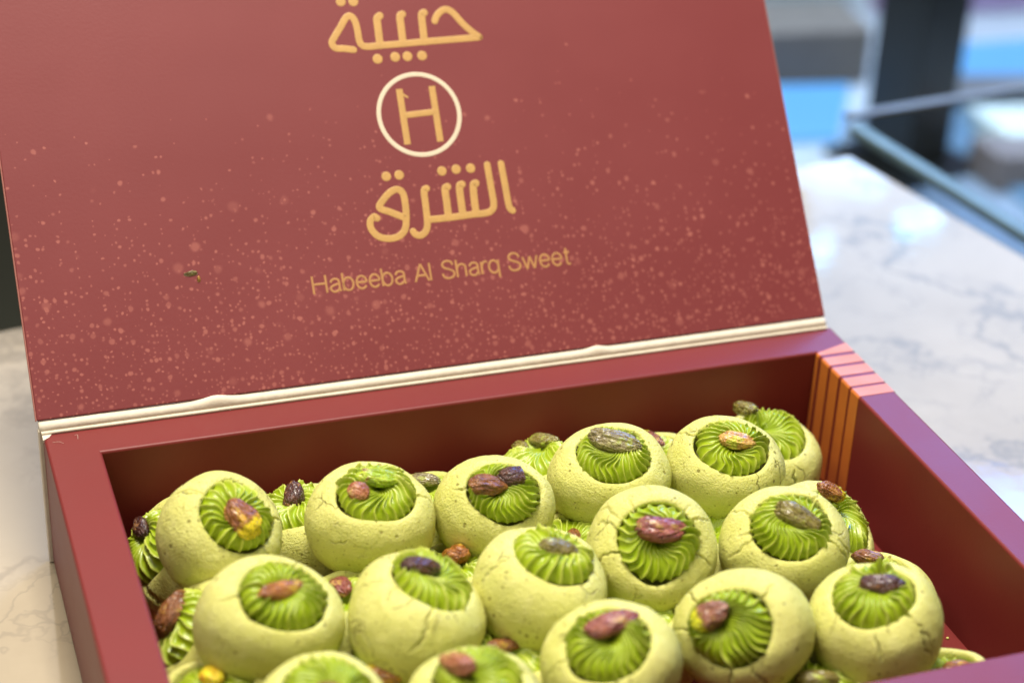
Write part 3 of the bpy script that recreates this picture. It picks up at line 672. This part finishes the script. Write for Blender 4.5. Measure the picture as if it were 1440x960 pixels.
for idx, (key, (cmm, dmm, xa, za, scy, nuts)) in enumerate(COOK.items()):
    kinds, label, cp = META[key]; hi = key[0] == 'T' or key in ('L2', 'L7', 'L8'); d = dmm / 1000
    z = Vector(za).normalized(); x = Vector(xa); x = (x - z * x.dot(z)).normalized(); y = z.cross(x)
    r = root('stuffed_cookie', label, 'cookie', group='green stuffed cookies stacked in the box')
    r.matrix_world = Matrix(((x.x, y.x, z.x, cmm[0] / 1000), (x.y, y.y, z.y, cmm[1] / 1000), (x.z, y.z, z.z, cmm[2] / 1000), (0, 0, 0, 1)))
    dough(d, scy, idx + 3, r, hi, {'T9': 8, 'T10': 6, 'T1': 6, 'T12': 5, 'T13': 4, 'T4': 0, 'T3': 1}.get(key, 3 if hi else 1))
    if nuts:
        u, v = nuts[0][:2]; h = math.hypot(u, v); f = min(1, .14 / (h + 1e-6)); cen = (u * f * .85, v * f * .85)
    else: cen = (.03, .04)
    if key[0] == 'L' and key not in BIG: cp = dict(cp, hc=.07, zb=.235)
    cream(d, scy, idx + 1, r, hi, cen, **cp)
    for j, (kd, (u, v, ang, L, Wd)) in enumerate(zip(kinds, nuts)):
        h = math.hypot(u, v); wz = Wd / 1000
        lift = (.358 if key[0] == 'T' or key in BIG else .385 if key in ('L15', 'L16') else .305) * d + .36 * wz + (.05 * d if h > .22 else 0)
        pitch = {'T15': -.5, 'L7': -.5, 'L3': -.6, 'L9': -.5}.get(key, 0)
        nut(kd, L, Wd, idx * 3 + j, r, (u * d, v * d, lift), ang + (180 if key in ('T1', 'L8') else 0), pitch)

# loose paper fibres at the worn back left corner of the rim
for i, pts in enumerate(([(.0088, -.0036), (.0096, -.0044), (.0095, -.0060)], [(.0022, -.0058), (.0040, -.0070), (.0052, -.0072)])):
    P = catmull(pts, 5); vs = []; fs = []
    for j, p in enumerate(P):
        dd = (P[min(j + 1, len(P) - 1)] - P[max(j - 1, 0)]).normalized(); nn = Vector((-dd.y, dd.x, 0)); zz = H + .00012 + .0006 * math.sin(3.1 * j / (len(P) - 1)) ** 2
        for q in range(5): a_ = 2 * math.pi * q / 5; c_ = p + nn * (.00004 * math.cos(a_)); vs.append((c_.x, c_.y, zz + .00004 * math.sin(a_)))
    for j in range(len(P) - 1):
        for q in range(5): fs.append((5 * j + q, 5 * j + (q + 1) % 5, 5 * j + 5 + (q + 1) % 5, 5 * j + 5 + q))
    mesh_obj('paper_fibre', vs, fs, CREAMCARD, box)
# small crumbs
def crumb(name, label, loc, s, mat, seed, flat=.6):
    bm = bmesh.new(); bmesh.ops.create_icosphere(bm, subdivisions=3, radius=1)
    for v in bm.verts:
        v.co *= 1 + .45 * noise.noise(v.co * 1.7 + Vector((seed, 0, 0))) + .2 * noise.noise(v.co * 4 + Vector((seed, 3, 0)))
        v.co = Vector((v.co.x * s[0], v.co.y * s[1], v.co.z * s[2])) / 1000
    o = bm_obj(name, bm, mat, None, True); o.location = loc; tag(o, label, 'crumb'); return o
th = .65365
def on_lid(x, h, out): return (x / 1000, .00173 + h / 1000 * math.sin(th) - out * math.cos(th) / 1000, .0503 + h / 1000 * math.cos(th) + out * math.sin(th) / 1000)
crumb('crumb', 'small greenish pistachio crumb stuck to the left part of the lid', on_lid(50.0, 38.4, .15), (2.3, .3, 1.0), NUT['grey'], 3)
crumb('crumb', 'pale sliver of nut on the lid right beside the greenish crumb', on_lid(52.3, 36.4, .2), (.45, .35, 1.3), NUT['tan'], 7)

# loose crumbs on the bottom of the box along the right wall
rg = random.Random(11); bm = bmesh.new()
for i in range(70):
    c_ = Vector((.231 + .014 * rg.random(), -.03 - .138 * rg.random(), ZF)); r_ = rg.choice((.0003, .0004, .0005, .0008)) 
    q = bmesh.ops.create_icosphere(bm, subdivisions=1, radius=r_)['verts']
    for v in q: v.co = c_ + Vector((v.co.x * rg.uniform(.6, 1.3), v.co.y * rg.uniform(.6, 1.3), max(0, v.co.z + r_ * .6)))
o = bm_obj('crumbs', bm, DOUGH, None, True); o['kind'] = 'stuff'; tag(o, 'fine pale crumbs on the box bottom along the right wall', 'crumbs')
